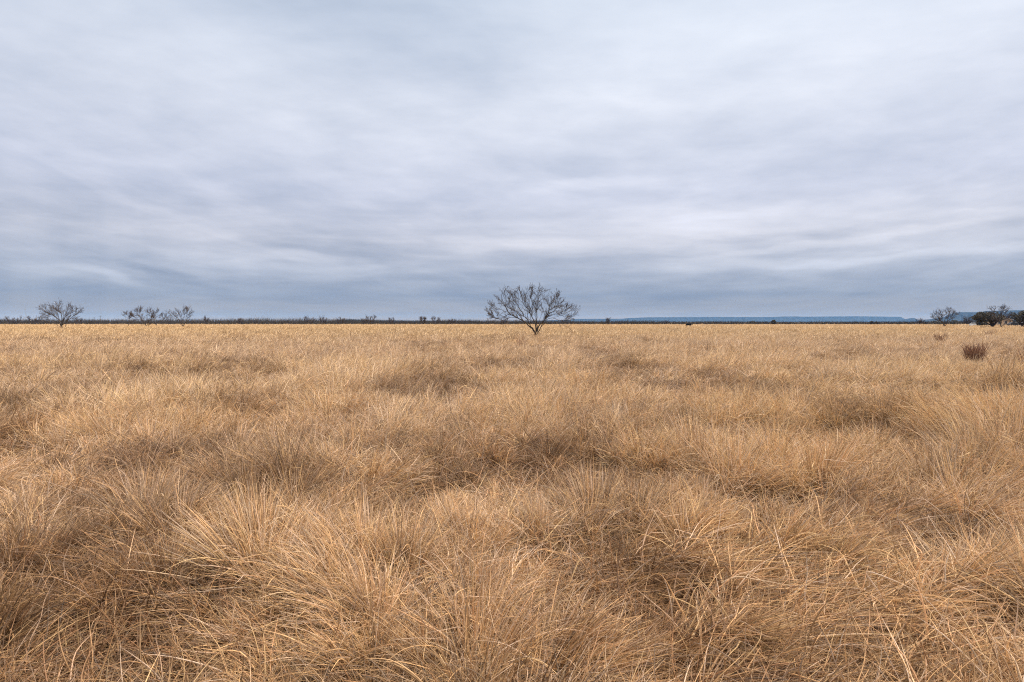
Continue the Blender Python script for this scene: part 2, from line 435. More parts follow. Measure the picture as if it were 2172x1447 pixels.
Z1 = ((980, 580), 7.24)
central = [
 ([(1125, 925), (1112, 895), (1060, 830), (1000, 780), (930, 720), (860, 685), (780, 650), (700, 610), (650, 570), (620, 515), (590, 470), (540, 410), (500, 360), (455, 305)], .080, .35),
 ([(700, 612), (650, 607), (590, 630), (550, 660), (520, 685), (490, 680), (430, 660), (370, 635), (320, 600), (272, 552)], .034, .5),
 ([(520, 685), (440, 668), (380, 655), (330, 640)], .014, .5),
 ([(800, 660), (740, 655), (690, 655), (640, 682), (612, 718), (570, 735)], .026, .1),
 ([(620, 515), (626, 470), (640, 420), (662, 370), (680, 320), (668, 262)], .026, .6),
 ([(590, 470), (608, 400), (600, 330), (580, 250)], .020, -.1),
 ([(650, 600), (580, 560), (520, 520), (440, 490), (395, 455), (355, 480)], .018, .8),
 ([(560, 655), (500, 600), (440, 560), (380, 520), (360, 480)], .016, .2),
 ([(1122, 900), (1065, 822), (1030, 780), (1000, 720), (980, 680), (930, 640), (900, 600), (880, 550), (840, 500), (800, 420), (772, 330), (750, 262)], .060, -.35),
 ([(905, 715), (850, 630), (800, 570), (745, 530), (700, 470), (665, 400), (670, 320)], .036, -.55),
 ([(760, 520), (740, 460), (730, 400), (720, 330), (700, 280)], .020, -.6),
 ([(1140, 905), (1130, 780), (1110, 720), (1070, 650), (1040, 590), (1010, 530), (960, 480), (910, 410), (900, 340), (880, 260), (850, 195)], .062, .2),
 ([(1010, 530), (1000, 490), (970, 440), (935, 390), (945, 310), (980, 235), (1018, 182)], .024, .7),
 ([(1040, 745), (1045, 660), (1035, 590), (1020, 480), (1018, 400), (1040, 310), (1068, 245)], .030, -.5),
 ([(905, 420), (860, 370), (830, 310), (815, 250)], .016, .4),
 ([(1158, 880), (1150, 760), (1152, 650), (1152, 550), (1165, 450), (1172, 390), (1182, 320), (1220, 255), (1240, 205)], .052, -.15),
 ([(1150, 535), (1110, 460), (1065, 400), (1060, 340)], .020, -.7),
 ([(1172, 400), (1210, 370), (1248, 340)], .014, .3),
 ([(1175, 355), (1158, 290), (1190, 225)], .012, .5),
 ([(1160, 890), (1170, 830), (1200, 780), (1260, 720), (1310, 660), (1342, 600), (1370, 530), (1402, 518), (1450, 490), (1510, 450), (1570, 410), (1612, 380)], .062, .25),
 ([(1345, 612), (1400, 570), (1450, 550), (1510, 500), (1560, 440), (1605, 392)], .030, .6),
 ([(1320, 642), (1390, 612), (1460, 600), (1540, 590), (1600, 560), (1650, 530), (1692, 498)], .028, -.5),
 ([(1290, 702), (1340, 680), (1430, 660), (1500, 680), (1560, 700), (1620, 710), (1680, 690), (1730, 660), (1780, 610), (1820, 568)], .028, -.15),
 ([(1370, 530), (1385, 490), (1345, 430), (1350, 380)], .018, -.3),
 ([(1402, 518), (1412, 460), (1432, 400), (1470, 340), (1500, 282)], .024, .8),
 ([(1452, 490), (1480, 430), (1492, 350), (1520, 320)], .018, -.6),
 ([(1440, 662), (1500, 640), (1570, 620), (1640, 600), (1700, 560), (1740, 545)], .016, .5),
 ([(1160, 928), (1190, 880), (1215, 840), (1236, 780), (1272, 712), (1318, 655)], .045, -.2),
 ([(1190, 770), (1200, 700), (1220, 640), (1250, 580), (1262, 540), (1240, 480)], .022, .9),
 ([(1120, 730), (1130, 650), (1100, 570), (1080, 500)], .016, -.9),
]
traced_tree('mesquite_tree', 'large bare wide-spreading mesquite standing alone in the middle of the dry field', 'tree', 57, (1136, 711), central, .16, *Z1, 11, None, 1.0, 2, .0105, 1.35)

Z2 = ((40, 620), 13.575)
left = [
 ([(1222, 1010), (1205, 930), (1150, 780), (1090, 730), (1000, 660), (920, 600), (830, 590), (740, 550), (640, 500), (560, 450), (495, 390)], .13, .3),
 ([(830, 590), (760, 530), (700, 480), (660, 400)], .05, -.4),
 ([(1000, 660), (900, 655), (800, 680), (720, 640)], .05, -.2),
 ([(1150, 790), (1130, 660), (1090, 560), (1060, 470)], .07, -.6),
 ([(1225, 930), (1245, 800), (1240, 680), (1200, 560), (1130, 500), (1040, 440), (960, 410), (885, 372)], .10, .1),
 ([(1130, 500), (1150, 420), (1120, 340), (1050, 265)], .05, .5),
 ([(1250, 930), (1262, 800), (1300, 660), (1262, 520), (1240, 380)], .08, -.3),
 ([(1240, 980), (1260, 935), (1340, 880), (1420, 800), (1520, 740), (1620, 650), (1710, 600), (1800, 540), (1855, 485)], .11, .2),
 ([(1270, 820), (1320, 740), (1370, 660), (1450, 610), (1560, 560), (1650, 510), (1740, 430)], .08, -.4),
 ([(1370, 660), (1400, 540), (1440, 420), (1470, 350)], .06, .6),
 ([(1500, 600), (1560, 500), (1610, 400)], .05, -.7),
 ([(1125, 1012), (1060, 900), (990, 830), (930, 800), (850, 790)], .06, .1),
 ([(1365, 1005), (1382, 900), (1412, 820), (1440, 700)], .07, -.2),
]
traced_tree('mesquite_tree', 'bare many-stemmed mesquite standing alone at far left, before the dark brush', 'tree', 135, (130, 695.5), left, .33, *Z2, 12, None, 1.5, 2, .015, 2.2)

Z5 = ((250, 640), 12.07)
clumpA = [
 ([(720, 640), (690, 560), (600, 460), (520, 350), (460, 260), (430, 210)], .10, .2),
 ([(600, 460), (500, 440), (420, 400), (350, 330)], .06, -.4),
 ([(520, 350), (540, 270), (560, 200)], .05, .5),
 ([(740, 640), (700, 600), (670, 570), (640, 470), (600, 380)], .06, -.3),
 ([(770, 640), (800, 600), (850, 500), (880, 420), (870, 330)], .07, .2),
 ([(745, 630), (760, 560), (780, 500), (700, 400)], .05, .3),
]
traced_tree('mesquite_tree', 'bare leaning mesquite with low V-shaped stems, left of the forked pair', 'tree', 180, (311, 693), clumpA, .2, *Z5, 13, 'bare mesquites in the left group', 1.9, 2, .020, 2.6)
clumpB = [
 ([(980, 575), (940, 480), (900, 400), (880, 310), (890, 200)], .12, .3),
 ([(930, 460), (850, 400), (790, 310), (750, 240)], .08, -.3),
 ([(910, 400), (960, 310), (1000, 250), (1030, 220)], .07, .5),
 ([(880, 330), (830, 260), (800, 200)], .06, -.6),
]
traced_tree('mesquite_tree', 'dense bare mesquite crown between the leaning one and the open-crowned one', 'tree', 235, (331, 688.5), clumpB, .2, *Z5, 14, 'bare mesquites in the left group', 2.1, 2, .026, 3.2)
clumpC = [
 ([(1665, 625), (1600, 520), (1500, 400), (1400, 345), (1300, 315), (1250, 250)], .10, .3),
 ([(1500, 400), (1450, 410), (1380, 400)], .04, -.2),
 ([(1650, 560), (1620, 440), (1580, 330), (1530, 270), (1480, 200)], .08, -.3),
 ([(1670, 560), (1660, 450), (1700, 340), (1680, 240), (1720, 150)], .08, .5),
 ([(1700, 600), (1760, 500), (1790, 420), (1860, 320), (1930, 230)], .09, -.2),
 ([(1780, 440), (1780, 340), (1800, 230), (1780, 170)], .06, .4),
]
traced_tree('mesquite_tree', 'bare open-crowned mesquite, rightmost of the left group, rounded airy top', 'tree', 190, (388.5, 692), clumpC, .19, *Z5, 15, 'bare mesquites in the left group', 1.9, 2, .020, 2.3)
clumpD = [([(280, 580), (288, 470), (290, 400), (240, 330), (190, 270)], .08, .2), ([(290, 400), (330, 340), (330, 280)], .06, -.3), ([(288, 430), (200, 400), (150, 340)], .04, .4)]
traced_tree('mesquite_tree', 'small bare mesquite on one thin upright trunk at the left end of the left group', 'tree', 210, (273.2, 689.5), clumpD, .12, *Z5, 16, 'bare mesquites in the left group', 1.8, 2, .026, 2.0)
clumpE = [([(1150, 575), (1150, 480), (1150, 390), (1100, 330)], .08, .2), ([(1150, 470), (1200, 400), (1230, 350)], .06, -.3), ([(1150, 430), (1090, 410), (1060, 380)], .05, -.3), ([(1260, 580), (1240, 480), (1260, 420)], .06, .3)]
traced_tree('mesquite_tree', 'low bushy bare mesquite in the gap before the open-crowned one', 'tree', 255, (345.5, 689), clumpE, .15, *Z5, 17, 'bare mesquites in the left group', 2.0, 2, .032, 2.4)

Z7 = ((1890, 630), 7.70)
rightA = [
 ([(868, 478), (855, 450), (830, 400), (790, 380), (730, 370), (680, 340), (650, 285)], .12, .3),
 ([(850, 430), (822, 360), (810, 300), (795, 220)], .09, -.4),
 ([(870, 460), (880, 370), (905, 320), (920, 270), (900, 225)], .09, .5),
 ([(880, 478), (900, 450), (930, 400), (980, 350), (1040, 310), (1080, 272)], .12, -.2),
 ([(930, 400), (955, 300), (960, 220), (972, 182)], .07, .6),
 ([(960, 370), (1000, 300), (1042, 232)], .06, -.6),
 ([(790, 380), (740, 310), (720, 240)], .05, .3),
]
traced_tree('mesquite_tree', 'bare rounded mesquite standing alone in front of the end of the near mesa', 'tree', 175, (2003.3, 693), rightA, .3, *Z7, 18, None, 1.7, 2, .018, 2.5)
rightB = [
 ([(1795, 488), (1785, 400), (1762, 380), (1775, 300), (1792, 220), (1800, 155)], .13, .3),
 ([(1780, 395), (1700, 340), (1640, 260), (1600, 175)], .09, -.2),
 ([(1700, 340), (1670, 250), (1680, 180)], .06, .5),
 ([(1805, 488), (1860, 435), (1920, 380), (1950, 325)], .11, .2),
 ([(1800, 430), (1825, 340), (1862, 260), (1920, 190)], .08, -.5),
 ([(1790, 260), (1830, 210), (1840, 170)], .05, .4),
 ([(1870, 420), (1900, 350), (1890, 300)], .05, -.4),
]
traced_tree('mesquite_tree', 'bare two-stemmed mesquite with a tall thin crown beside the dark flat-topped tree', 'tree', 160, (2123.5, 693.8), rightB, .28, *Z7, 19, None, 1.7, 2, .018, 2.8)

# ------------------------------------------------------------------ generic bare trees at the far edge
def bare_tree(X, Ytop, D, width_px, seed, label, group, stems=4, dens=1.0):
    rng = np.random.default_rng(seed)
    top = at(X, Ytop, D)
    gz = tz(top.x, D); H = top.z - gz; Wd = width_px * D / FPX
    rt = root('bare_tree', (top.x, D, gz), label, 'tree', group)
    T, W = Tubes(), Tubes()
    T.add([np.array([top.x, D, gz - .2]), np.array([top.x + .03, D, gz + .35])], [.2, .15], 6)
    for s in range(stems):
        a = (s + rng.uniform(-.3, .3)) / stems * 2 * math.pi
        lean = rng.uniform(.35, 1.0)
        end = np.array([top.x + math.cos(a) * Wd * .42 * lean, D + math.sin(a) * Wd * .42 * lean, gz + H * rng.uniform(.62, .86) * (1.12 - .3 * lean)])
        st = np.array([top.x + math.cos(a) * .12, D + math.sin(a) * .12, gz + .1])
        mid = st * .5 + end * .5 + np.array([math.cos(a) * .25, math.sin(a) * .25, -.1 * H]) * Wd * .12
        P = smooth_poly([st, mid, end], 4); n = len(P)
        rad = np.linspace(.14, .05, n)
        T.add(P, rad, 5)
        for i in range(3, n):
            d = P[i] - P[i - 1]; d /= np.linalg.norm(d)
            for _ in range(rng.poisson(3.2 * dens)):
                side = rng.normal(0, 1, 3); side[2] = abs(side[2]) * .4
                grow(W, rng, P[i], d * .6 + side * .5 + np.array([0, 0, .3]), H * rng.uniform(.16, .34), rad[i] * .5, 1, 2, .06, .2, 3, .027)
    T.build('trunk', BARK, rt); W.build('crown', TWIG, rt)
    return rt

EDGE = 'bare trees along the far brush edge'
edge = [(785, 669.5, 285, 28, 'tallest bare tree of the brush edge left of centre, with a fan-shaped crown', 6),
        (771, 675, 292, 16, 'low bare tree just left of the tallest fan-shaped one', 4),
        (830, 674, 288, 16, 'small bare tree between the tallest fan-shaped one and the rounded pair', 4),
        (897, 671.5, 280, 28, 'left one of the two rounded bare trees left of the central mesquite', 6),
        (925, 672, 278, 30, 'right one of the two rounded bare trees left of the central mesquite', 6),
        (960, 677, 290, 18, 'low thin bare tree between the rounded pair and the central mesquite', 4),
        (1290, 675, 282, 18, 'bare tree sticking out of the brush right of the central mesquite', 5),
        (655, 673, 292, 34, 'broad dark bare tree where the brush is highest, left of centre', 6),
        (684, 673.5, 290, 26, 'bare tree right of the broad one where the brush is highest', 5),
        (722, 674.5, 286, 22, 'short bare tree at the right end of the high brush', 5),
        (509, 674.5, 290, 12, 'narrow bare tree above the brush between the left group and the high brush', 4),
        (437, 672.5, 292, 14, 'thin pale bare tree above the brush right of the left group', 4),
        (76, 669.5, 300, 38, 'thin pale bare tree behind the far left mesquite, beside the tall mast', 6),
        (28, 672, 300, 36, 'wide faint bare tree at the far left end of the brush', 6),
        (168, 674, 300, 24, 'low bare tree right behind the far left mesquite', 4),
        (2055, 671, 285, 22, 'thin bare tree left of the white car, before the near mesa', 6),
        (1952, 676, 300, 22, 'faint bare tree below the small hill, left of the lone right mesquite', 5),
        (1412, 679.5, 290, 22, 'low rounded bare tree left of the black cow', 5)]
for i, (X, Yt, D, wpx, lab, st) in enumerate(edge):
    D *= 1.33
    bare_tree(X, Yt, D, wpx, 40 + i, lab, EDGE, st)

# ------------------------------------------------------------------ evergreens (live oaks / junipers): trunk, limbs, leaf clumps
LEAF = bpy.data.materials.new('dark_leaves'); LEAF.use_nodes = True
def _leafmat(m):
    N = NT(m.node_tree); b = m.node_tree.nodes['Principled BSDF']
    b.inputs['Roughness'].default_value = .75; b.inputs['Specular IOR Level'].default_value = .25
    tc = N.n('ShaderNodeTexCoord').outputs['Object']
    f = N.ramp(N.noise(tc, 1.1, 5, .65), [(.3, (0, 0, 0)), (.7, (1, 1, 1))])
    N.L.new(N.mix(f, (.055, .052, .036, 1), (.115, .098, .075, 1)), b.inputs['Base Color'])
_leafmat(LEAF)

def evergreen(name, label, group, D, X, Ybase, W_px, Ytop, seed, trunk_h=.28, r_tr=.22, n_leaf=9000, leaf=.16, flat=.55, skew=0.0, Ylow=None):
    rng = np.random.default_rng(seed)
    b = at(X, Ybase, D); gz = tz(b.x, D)
    H = at(X, Ytop, D).z - gz; Wd = W_px * D / FPX
    rt = root(name, (b.x, D, gz), label, 'tree' if trunk_h > .1 else 'shrub', group)
    T = Tubes()
    cx = b.x + skew * Wd
    z0 = gz + H * trunk_h
    T.add([np.array([b.x, D, gz - .2]), np.array([b.x, D, gz + .5]), np.array([b.x + .05, D, gz + H * .3])], [r_tr * 1.2, r_tr, r_tr * .85], 8)
    clumps = []
    nl = 9
    for s in range(nl):
        a = s / nl * 2 * math.pi + rng.uniform(-.3, .3); rr = rng.uniform(.45, .95)
        end = np.array([cx + math.cos(a) * Wd * .42 * rr, D + math.sin(a) * Wd * .42 * rr, z0 + (H - H * trunk_h) * (.25 + .5 * (1 - rr * .6) + rng.uniform(-.05, .1))])
        st = np.array([b.x, D, gz + H * .12])
        P = smooth_poly([st, st * .6 + end * .4 + np.array([0, 0, -.05 * H]), end], 4)
        T.add(P, np.linspace(r_tr * .6, .04, len(P)), 5)
    nc = 60
    for k in range(nc):
        while True:
            q = rng.uniform(-1, 1, 3)
            if q[0] ** 2 + q[1] ** 2 + q[2] ** 2 < 1: break
        q /= (np.linalg.norm(q) + 1e-6) ** .35
        zz = q[2] if q[2] > 0 else q[2] * .55
        c = np.array([cx + q[0] * Wd * .44, D + q[1] * Wd * .42, z0 + (H * (1 - trunk_h)) * (.42 + .50 * zz)])
        clumps.append((c, rng.uniform(.07, .15) * Wd))
    C = np.array([c for c, r in clumps]); RR = np.array([r for c, r in clumps])
    idx = rng.integers(0, nc, n_leaf)
    off = rng.normal(0, 1, (n_leaf, 3)); off /= np.linalg.norm(off, axis=1)[:, None]
    off *= (RR[idx] * rng.uniform(.3, 1.0, n_leaf) ** .5)[:, None]; off[:, 2] *= flat + .15
    ctr = C[idx] + off
    ctr[:, 2] = np.minimum(ctr[:, 2], gz + H + rng.uniform(-.3, .05, n_leaf))
    u = rng.normal(0, 1, (n_leaf, 3)); u /= np.linalg.norm(u, axis=1)[:, None]
    v = np.cross(u, rng.normal(0, 1, (n_leaf, 3))); v /= np.linalg.norm(v, axis=1)[:, None]
    s = leaf * rng.uniform(.6, 1.3, n_leaf)[:, None]
    V = np.stack([ctr - u * s, ctr + v * s * .5, ctr + u * s, ctr - v * s * .5], 1).reshape(-1, 3)
    F = np.arange(n_leaf * 4).reshape(-1, 4)
    T.build('trunk', BARK, rt)
    mesh_obj('crown', V, F, LEAF, rt)
    return rt
evergreen('live_oak', 'dark flat-topped leafy tree left of the tan house, with a stout V-shaped trunk', 'dark leafy trees at the right edge', 168, 2106, 693.3, 54, 659.8, 61, .30, .40, 7000, .18, .5, -.18)
evergreen('live_oak', 'dark rounded leafy tree cut by the right edge of the photo, pale forked trunk', 'dark leafy trees at the right edge', 168, 2169, 693.3, 50, 657.5, 62, .30, .34, 6500, .18, .6, .02)
SH = 'dark round shrubs in the far brush edge'
for i, (X, Yt, D, wpx, lab) in enumerate([
        (1640.5, 678, 285, 12, 'darkest round evergreen shrub, standing up out of the brush right of the cow'),
        (1596, 681.3, 290, 16, 'low dark shrub mound left of the darkest round one'),
        (1849, 681, 288, 8, 'small dark shrub before the right end of the long mesa'),
        (1859, 681.6, 286, 13, 'broader dark shrub right beside the small one under the long mesa'),
        (2025, 679, 280, 26, 'broad dark shrub mound between the lone right mesquite and the thin bare tree'),
        (2083, 677, 200, 22, 'dark shrub against the left side of the flat-topped leafy tree'),
        (1985, 680, 290, 26, 'dark low shrub mound behind the lone right mesquite')]):
    evergreen('dark_shrub', lab, SH, D * (1.3 if D > 250 else 1.1), X, 688, wpx, Yt, 70 + i, .05, .1, 1500, .26, .8)

# ------------------------------------------------------------------ continuous brush band (one mass)
BRUSH = mat_simple('brush_twigs', (0.050, 0.038, 0.034), 1.0, (0.25, (0.075, 0.066, 0.052)), 0.0)
def build_brush():
    rng = np.random.default_rng(5)
    T = Tubes()
    n = 60000
    U = rng.uniform(-1.12, 1.12, n)
    D = 405 + rng.gamma(1.4, 28, n)
    X = U * D
    px = 1086 + U * FPX
    topY = np.interp(px, [-300, 0, 250, 440, 560, 640, 720, 800, 860, 1050, 1240, 1400, 1580, 1700, 1900, 2000, 2172, 2500],
                     [677.4, 677.4, 678, 677, 676.6, 675.5, 676, 678, 678.5, 679, 681, 681.3, 681.8, 682.3, 682.2, 681.5, 680, 680])
    hmax = 1.7 + (684.3 - topY) * 405 / FPX
    hh = hmax * (.70 + .42 * fbm(X / 5.0, D / 5.0, 31, 3)) * (.72 + .45 * fbm(X / 22.0, D / 40.0, 33, 2)) * 1.12
    ln = hh * rng.uniform(.50, 1.12, n) * np.where(rng.random(n) < .05, rng.uniform(1.1, 1.45, n), 1.0)
    sx, sy = rng.normal(0, .34, n), rng.normal(0, .34, n)
    z = terrain(X, D)
    k = 4
    t = np.linspace(0, 1, k)
    P = np.zeros((n, k, 3))
    wob = rng.normal(0, .10, (n, k, 2)); wob[:, 0] = 0
    P[:, :, 0] = X[:, None] + sx[:, None] * ln[:, None] * t + wob[:, :, 0]
    P[:, :, 1] = D[:, None] + sy[:, None] * ln[:, None] * t + wob[:, :, 1]
    P[:, :, 2] = z[:, None] - .1 + ln[:, None] * t
    r0 = rng.uniform(.055, .11, n)
    rad = r0[:, None] * (1 - .75 * t)[None, :]
    # crossed flat-sided stems: three-sided tubes
    ang = np.arange(3) * 2 * math.pi / 3 + 0.4
    ring = np.zeros((n, k, 3, 3)); ring[:] = P[:, :, None, :]
    ring[..., 0] += rad[:, :, None] * np.cos(ang); ring[..., 1] += rad[:, :, None] * np.sin(ang)
    V = ring.reshape(-1, 3)
    base = (np.arange(n) * k * 3)[:, None, None]
    i = np.arange(k - 1)[None, :, None] * 3; j = np.arange(3)[None, None, :]; j2 = (j + 1) % 3
    F = np.stack([base + i + j, base + i + j2, base + i + 3 + j2, base + i + 3 + j], -1).reshape(-1, 4)
    T.v.append(V); T.f.append(F); T.n = len(V)
    o = T.build('brush', BRUSH)
    tag(o, 'dark leafless brush thicket massed along the far edge of the field', 'brush', kind='stuff')
build_brush()

# ------------------------------------------------------------------ poles and mast
STEEL = mat_simple('galvanised_steel', (.33, .35, .38), .6, None, .4, .3)
WOOD = mat_simple('weathered_pole_wood', (.12, .09, .07), .9, (6, (.17, .13, .1)))
def mast(X, Ytop, D, label, r=.22, arms=True):
    t = at(X, Ytop, D); rt = root('radio_mast', (t.x, D, 0), label, 'mast', 'radio masts behind the brush at far left')
    H = t.z
    T = Tubes()
    for a in range(3):
        c, s = math.cos(a * 2.094) * r, math.sin(a * 2.094) * r
        T.add([(t.x + c, D + s, -.3), (t.x + c, D + s, H)], [.06, .06], 4)
    nb = int(H / 1.2)
    for i in range(nb):
        a0, a1 = (i % 3) * 2.094, ((i + 1) % 3) * 2.094
        T.add([(t.x + math.cos(a0) * r, D + math.sin(a0) * r, i * 1.2), (t.x + math.cos(a1) * r, D + math.sin(a1) * r, i * 1.2 + 1.2)], [.04, .04], 3)
    T.build('lattice', STEEL, rt)
    for a in range(3):
        G = Tubes(); G.add([(t.x, D, H * .92), (t.x + math.cos(a * 2.094 + .5) * H * .5, D + math.sin(a * 2.094 + .5) * H * .5, 0)], [.02, .02], 3)
        G.build('guy_wire', STEEL, rt)
    if arms:
        A = Tubes(); A.add([(t.x - 1.6, D, H - .6), (t.x + 1.6, D, H - .6)], [.09, .09], 4)
        A.add([(t.x - 1.6, D, H - 1.6), (t.x - 1.6, D, H + .4)], [.14, .14], 4); A.add([(t.x + 1.6, D, H - 1.6), (t.x + 1.6, D, H + .4)], [.14, .14], 4)
        A.build('antenna', STEEL, rt)
mast(53.6, 648.3, 1400, 'tall thin grey lattice mast with antennas on top, at far left', .35)
mast(50.5, 670.0, 1300, 'short grey mast just left of the foot of the tall one', .28, False)

def pole(X, Ytop, D, label):
    t = at(X, Ytop, D); rt = root('utility_pole', (t.x, D, 0), label, 'utility pole', 'utility poles above the far brush')
    P = Tubes(); P.add([(t.x, D, -.3), (t.x, D, t.z)], [.16, .11], 8); P.build('post', WOOD, rt)
    A = Tubes(); A.add([(t.x - 1.0, D, t.z - .5), (t.x + 1.0, D, t.z - .5)], [.06, .06], 4); A.build('crossarm', WOOD, rt)
    for s in (-.9, 0, .9):
        I = Tubes(); I.add([(t.x + s, D, t.z - .45), (t.x + s, D, t.z - .38), (t.x + s, D, t.z - .25)], [.04, .06, .03], 6); I.build('insulator', STEEL, rt)
pole(212.5, 669.5, 420, 'dark utility pole above the brush between the far left mesquite and the left group')
pole(1034.5, 674.5, 420, 'dark utility pole above the brush just left of the central mesquite')
pole(200, 673.0, 520, 'fainter utility pole, left and beyond the taller one, above the brush')

# ------------------------------------------------------------------ boxes
def box_data(c, s, rz=0.0, taper=0.0):
    x, y, z = c; w, d, h = s
    co, si = math.cos(rz), math.sin(rz); vs = []
    for k in (0, 1):
        f = 1 - taper * k
        for (a, b) in ((-1, -1), (1, -1), (1, 1), (-1, 1)):
            lx, ly = a * w / 2 * f, b * d / 2 * f
            vs.append((x + lx * co - ly * si, y + lx * si + ly * co, z + k * h))
    return vs, [(3, 2, 1, 0), (4, 5, 6, 7), (0, 1, 5, 4), (1, 2, 6, 5), (2, 3, 7, 6), (3, 0, 4, 7)]
def boxes(name, items, mat, parent):
    V, F = [], []
    for it in items:
        v, f = box_data(*it); o = len(V); V += v; F += [tuple(o + i for i in q) for q in f]
    return mesh_obj(name, V, F, mat, parent)

# tan house behind the right-hand trees
def house():
    D = 250; a = at(2112, 687, D); b = at(2147.5, 687, D)
    cx = (a.x + b.x) / 2; w = b.x - a.x
    rt = root('house', (cx, D + 3, 0), 'low tan house with a brown roof behind the bare two-stemmed mesquite', 'house')
    wall = mat_simple('tan_wall', (.55, .40, .27), .9, (.8, (.48, .35, .24)))
    roofm = mat_simple('brown_roof', (.10, .07, .055), .9, (2.0, (.14, .10, .08)))
    glass = mat_simple('dark_glass', (.02, .025, .03), .15, None, .5)
    trim = mat_simple('white_trim', (.6, .58, .54), .7)
    boxes('wall', [((cx, D + 3, -.1), (w, 6, 2.95))], wall, rt)
    z = 2.85; x0, x1, y0, y1 = cx - w / 2 - .4, cx + w / 2 + .4, D - .4, D + 6.4; ym = D + 3
    V = [(x0, y0, z), (x1, y0, z), (x1, y1, z), (x0, y1, z), (x0 + 1.2, ym, z + 1.1), (x1 - 1.2, ym, z + 1.1),
         (x0, y0, z - .15), (x1, y0, z - .15), (x1, y1, z - .15), (x0, y1, z - .15)]
    F = [(0, 1, 5, 4), (2, 3, 4, 5), (3, 0, 4), (1, 2, 5), (6, 9, 8, 7), (0, 6, 7, 1), (1, 7, 8, 2), (2, 8, 9, 3), (3, 9, 6, 0)]
    rf = mesh_obj('roof', V, F, roofm, rt)
    ch = boxes('chimney', [((cx - 1.2, ym + .6, z + .3), (.6, .6, 1.2))], wall, None); ch.parent = rf
    ch.matrix_parent_inverse.identity(); ch.location = -Vector(rt.location)
    for s in (-.30, .10):
        wn = boxes('window', [((cx + s * w, D - .03, 1.0), (1.0, .06, 1.2))], glass, rt)
        fr = boxes('frame', [((cx + s * w - .55, D - .05, .92), (.08, .1, 1.36)), ((cx + s * w + .55, D - .05, .92), (.08, .1, 1.36)),
                             ((cx + s * w, D - .05, 2.2), (1.02, .1, .08)), ((cx + s * w, D - .05, .92), (1.02, .1, .08))], trim, None)
        fr.parent = wn; fr.location = -Vector(rt.location)
    boxes('door', [((cx + .36 * w, D - .03, 0), (.9, .06, 2.05))], roofm, rt)
house()

# parked cars near the house
CARGLASS = mat_simple('car_glass', (.02, .025, .03), .1, None, .5)
TYRE = mat_simple('tyre_rubber', (.02, .02, .02), .9)
CHROME = mat_simple('bright_metal', (.6, .6, .6), .3, None, .5, .8)
def car(X, D, rz, label, paint, cab_h=.62):
    p = at(X, 687, D); gz = tz(p.x, D)
    rt = root('parked_car', (p.x, D, gz), label, 'car', 'cars parked by the house', rz)
    def loc(name, prof, half, mat, parent=rt):
        V = [(half * s, a, b) for s in (-1, 1) for a, b in prof]; n = len(prof)
        F = [tuple(range(n))[::-1], tuple(range(n, 2 * n))] + [(i, (i + 1) % n, n + (i + 1) % n, n + i) for i in range(n)]
        o = mesh_obj(name, V, F, mat, parent, world=False)
        md = o.modifiers.new('bevel', 'BEVEL'); md.width = .05; md.segments = 2
        return o
    loc('body', [(-2.2, .38), (-2.25, .7), (-2.1, .98), (-1.1, 1.05), (1.9, 1.08), (2.25, .98), (2.28, .5), (2.15, .35)], .88, paint)
    loc('cabin', [(-1.05, 1.05), (-.45, 1.04 + cab_h), (1.2, 1.06 + cab_h), (1.95, 1.08)], .76, paint)
    loc('windscreen', [(-1.0, 1.09), (-.52, 1.0 + cab_h), (-.56, 1.01 + cab_h), (-1.06, 1.10)], .66, CARGLASS)
    for s in (-1, 1):
        V = [(s * .775, a, b) for a, b in ((-.8, 1.12), (-.38, .98 + cab_h), (1.1, .99 + cab_h), (1.6, 1.12))]
        mesh_obj('side_window', V, [(0, 1, 2, 3)], CARGLASS, rt, world=False)
        mesh_obj('headlight', *[(lambda v, f: (v, f))(*box_data((s * .62, -2.22, .72), (.3, .08, .16)))][0], CHROME, rt, world=False)
        for yy in (-1.4, 1.4):
            T = Tubes(); T.add([(s * .92, yy, .34), (s * .70, yy, .34)], [.34, .34], 14)
            T.add([(s * .93, yy, .34), (s * .92, yy, .34)], [.01, .34], 14)
            w = T.build('wheel', TYRE, None, False); w.parent = rt
            T2 = Tubes(); T2.add([(s * .945, yy, .34), (s * .94, yy, .34), (s * .90, yy, .34)], [.01, .18, .19], 10)
            r_ = T2.build('rim', CHROME, None, False); r_.parent = w
WHITE = mat_simple('white_paint', (.78, .79, .80), .35, None, .5)
car(2070, 262, R(12), 'white car parked end-on at the left of the dark flat-topped tree', WHITE, .66)
car(2163, 235, R(74), 'pale silver car glimpsed under the tree cut by the right edge', mat_simple('silver_paint', (.45, .47, .5), .35, None, .5))
car(2152, 228, R(82), 'dark car parked between the tan house and the tree at the right edge', mat_simple('dark_paint', (.02, .02, .025), .35, None, .5))
# small white trough in the grass
def trough():
    p = at(2060, 687, 215); gz = tz(p.x, 215)
    rt = root('water_trough', (p.x, 215, gz), 'small white water trough in the grass left of the white car', 'trough')
    boxes('basin', [((p.x, 214.7, gz + .45), (1.1, .05, .5)), ((p.x, 215.3, gz + .45), (1.1, .05, .5)), ((p.x - .57, 215, gz + .45), (.05, .66, .5)),
                    ((p.x + .57, 215, gz + .45), (.05, .66, .5)), ((p.x, 215, gz + .45), (1.08, .54, .06))], WHITE, rt)
    for sx in (-.5, .5):
        for sy in (-.25, .25): boxes('leg', [((p.x + sx, 215 + sy, gz - .05), (.08, .08, .498))], STEEL, rt)
trough()

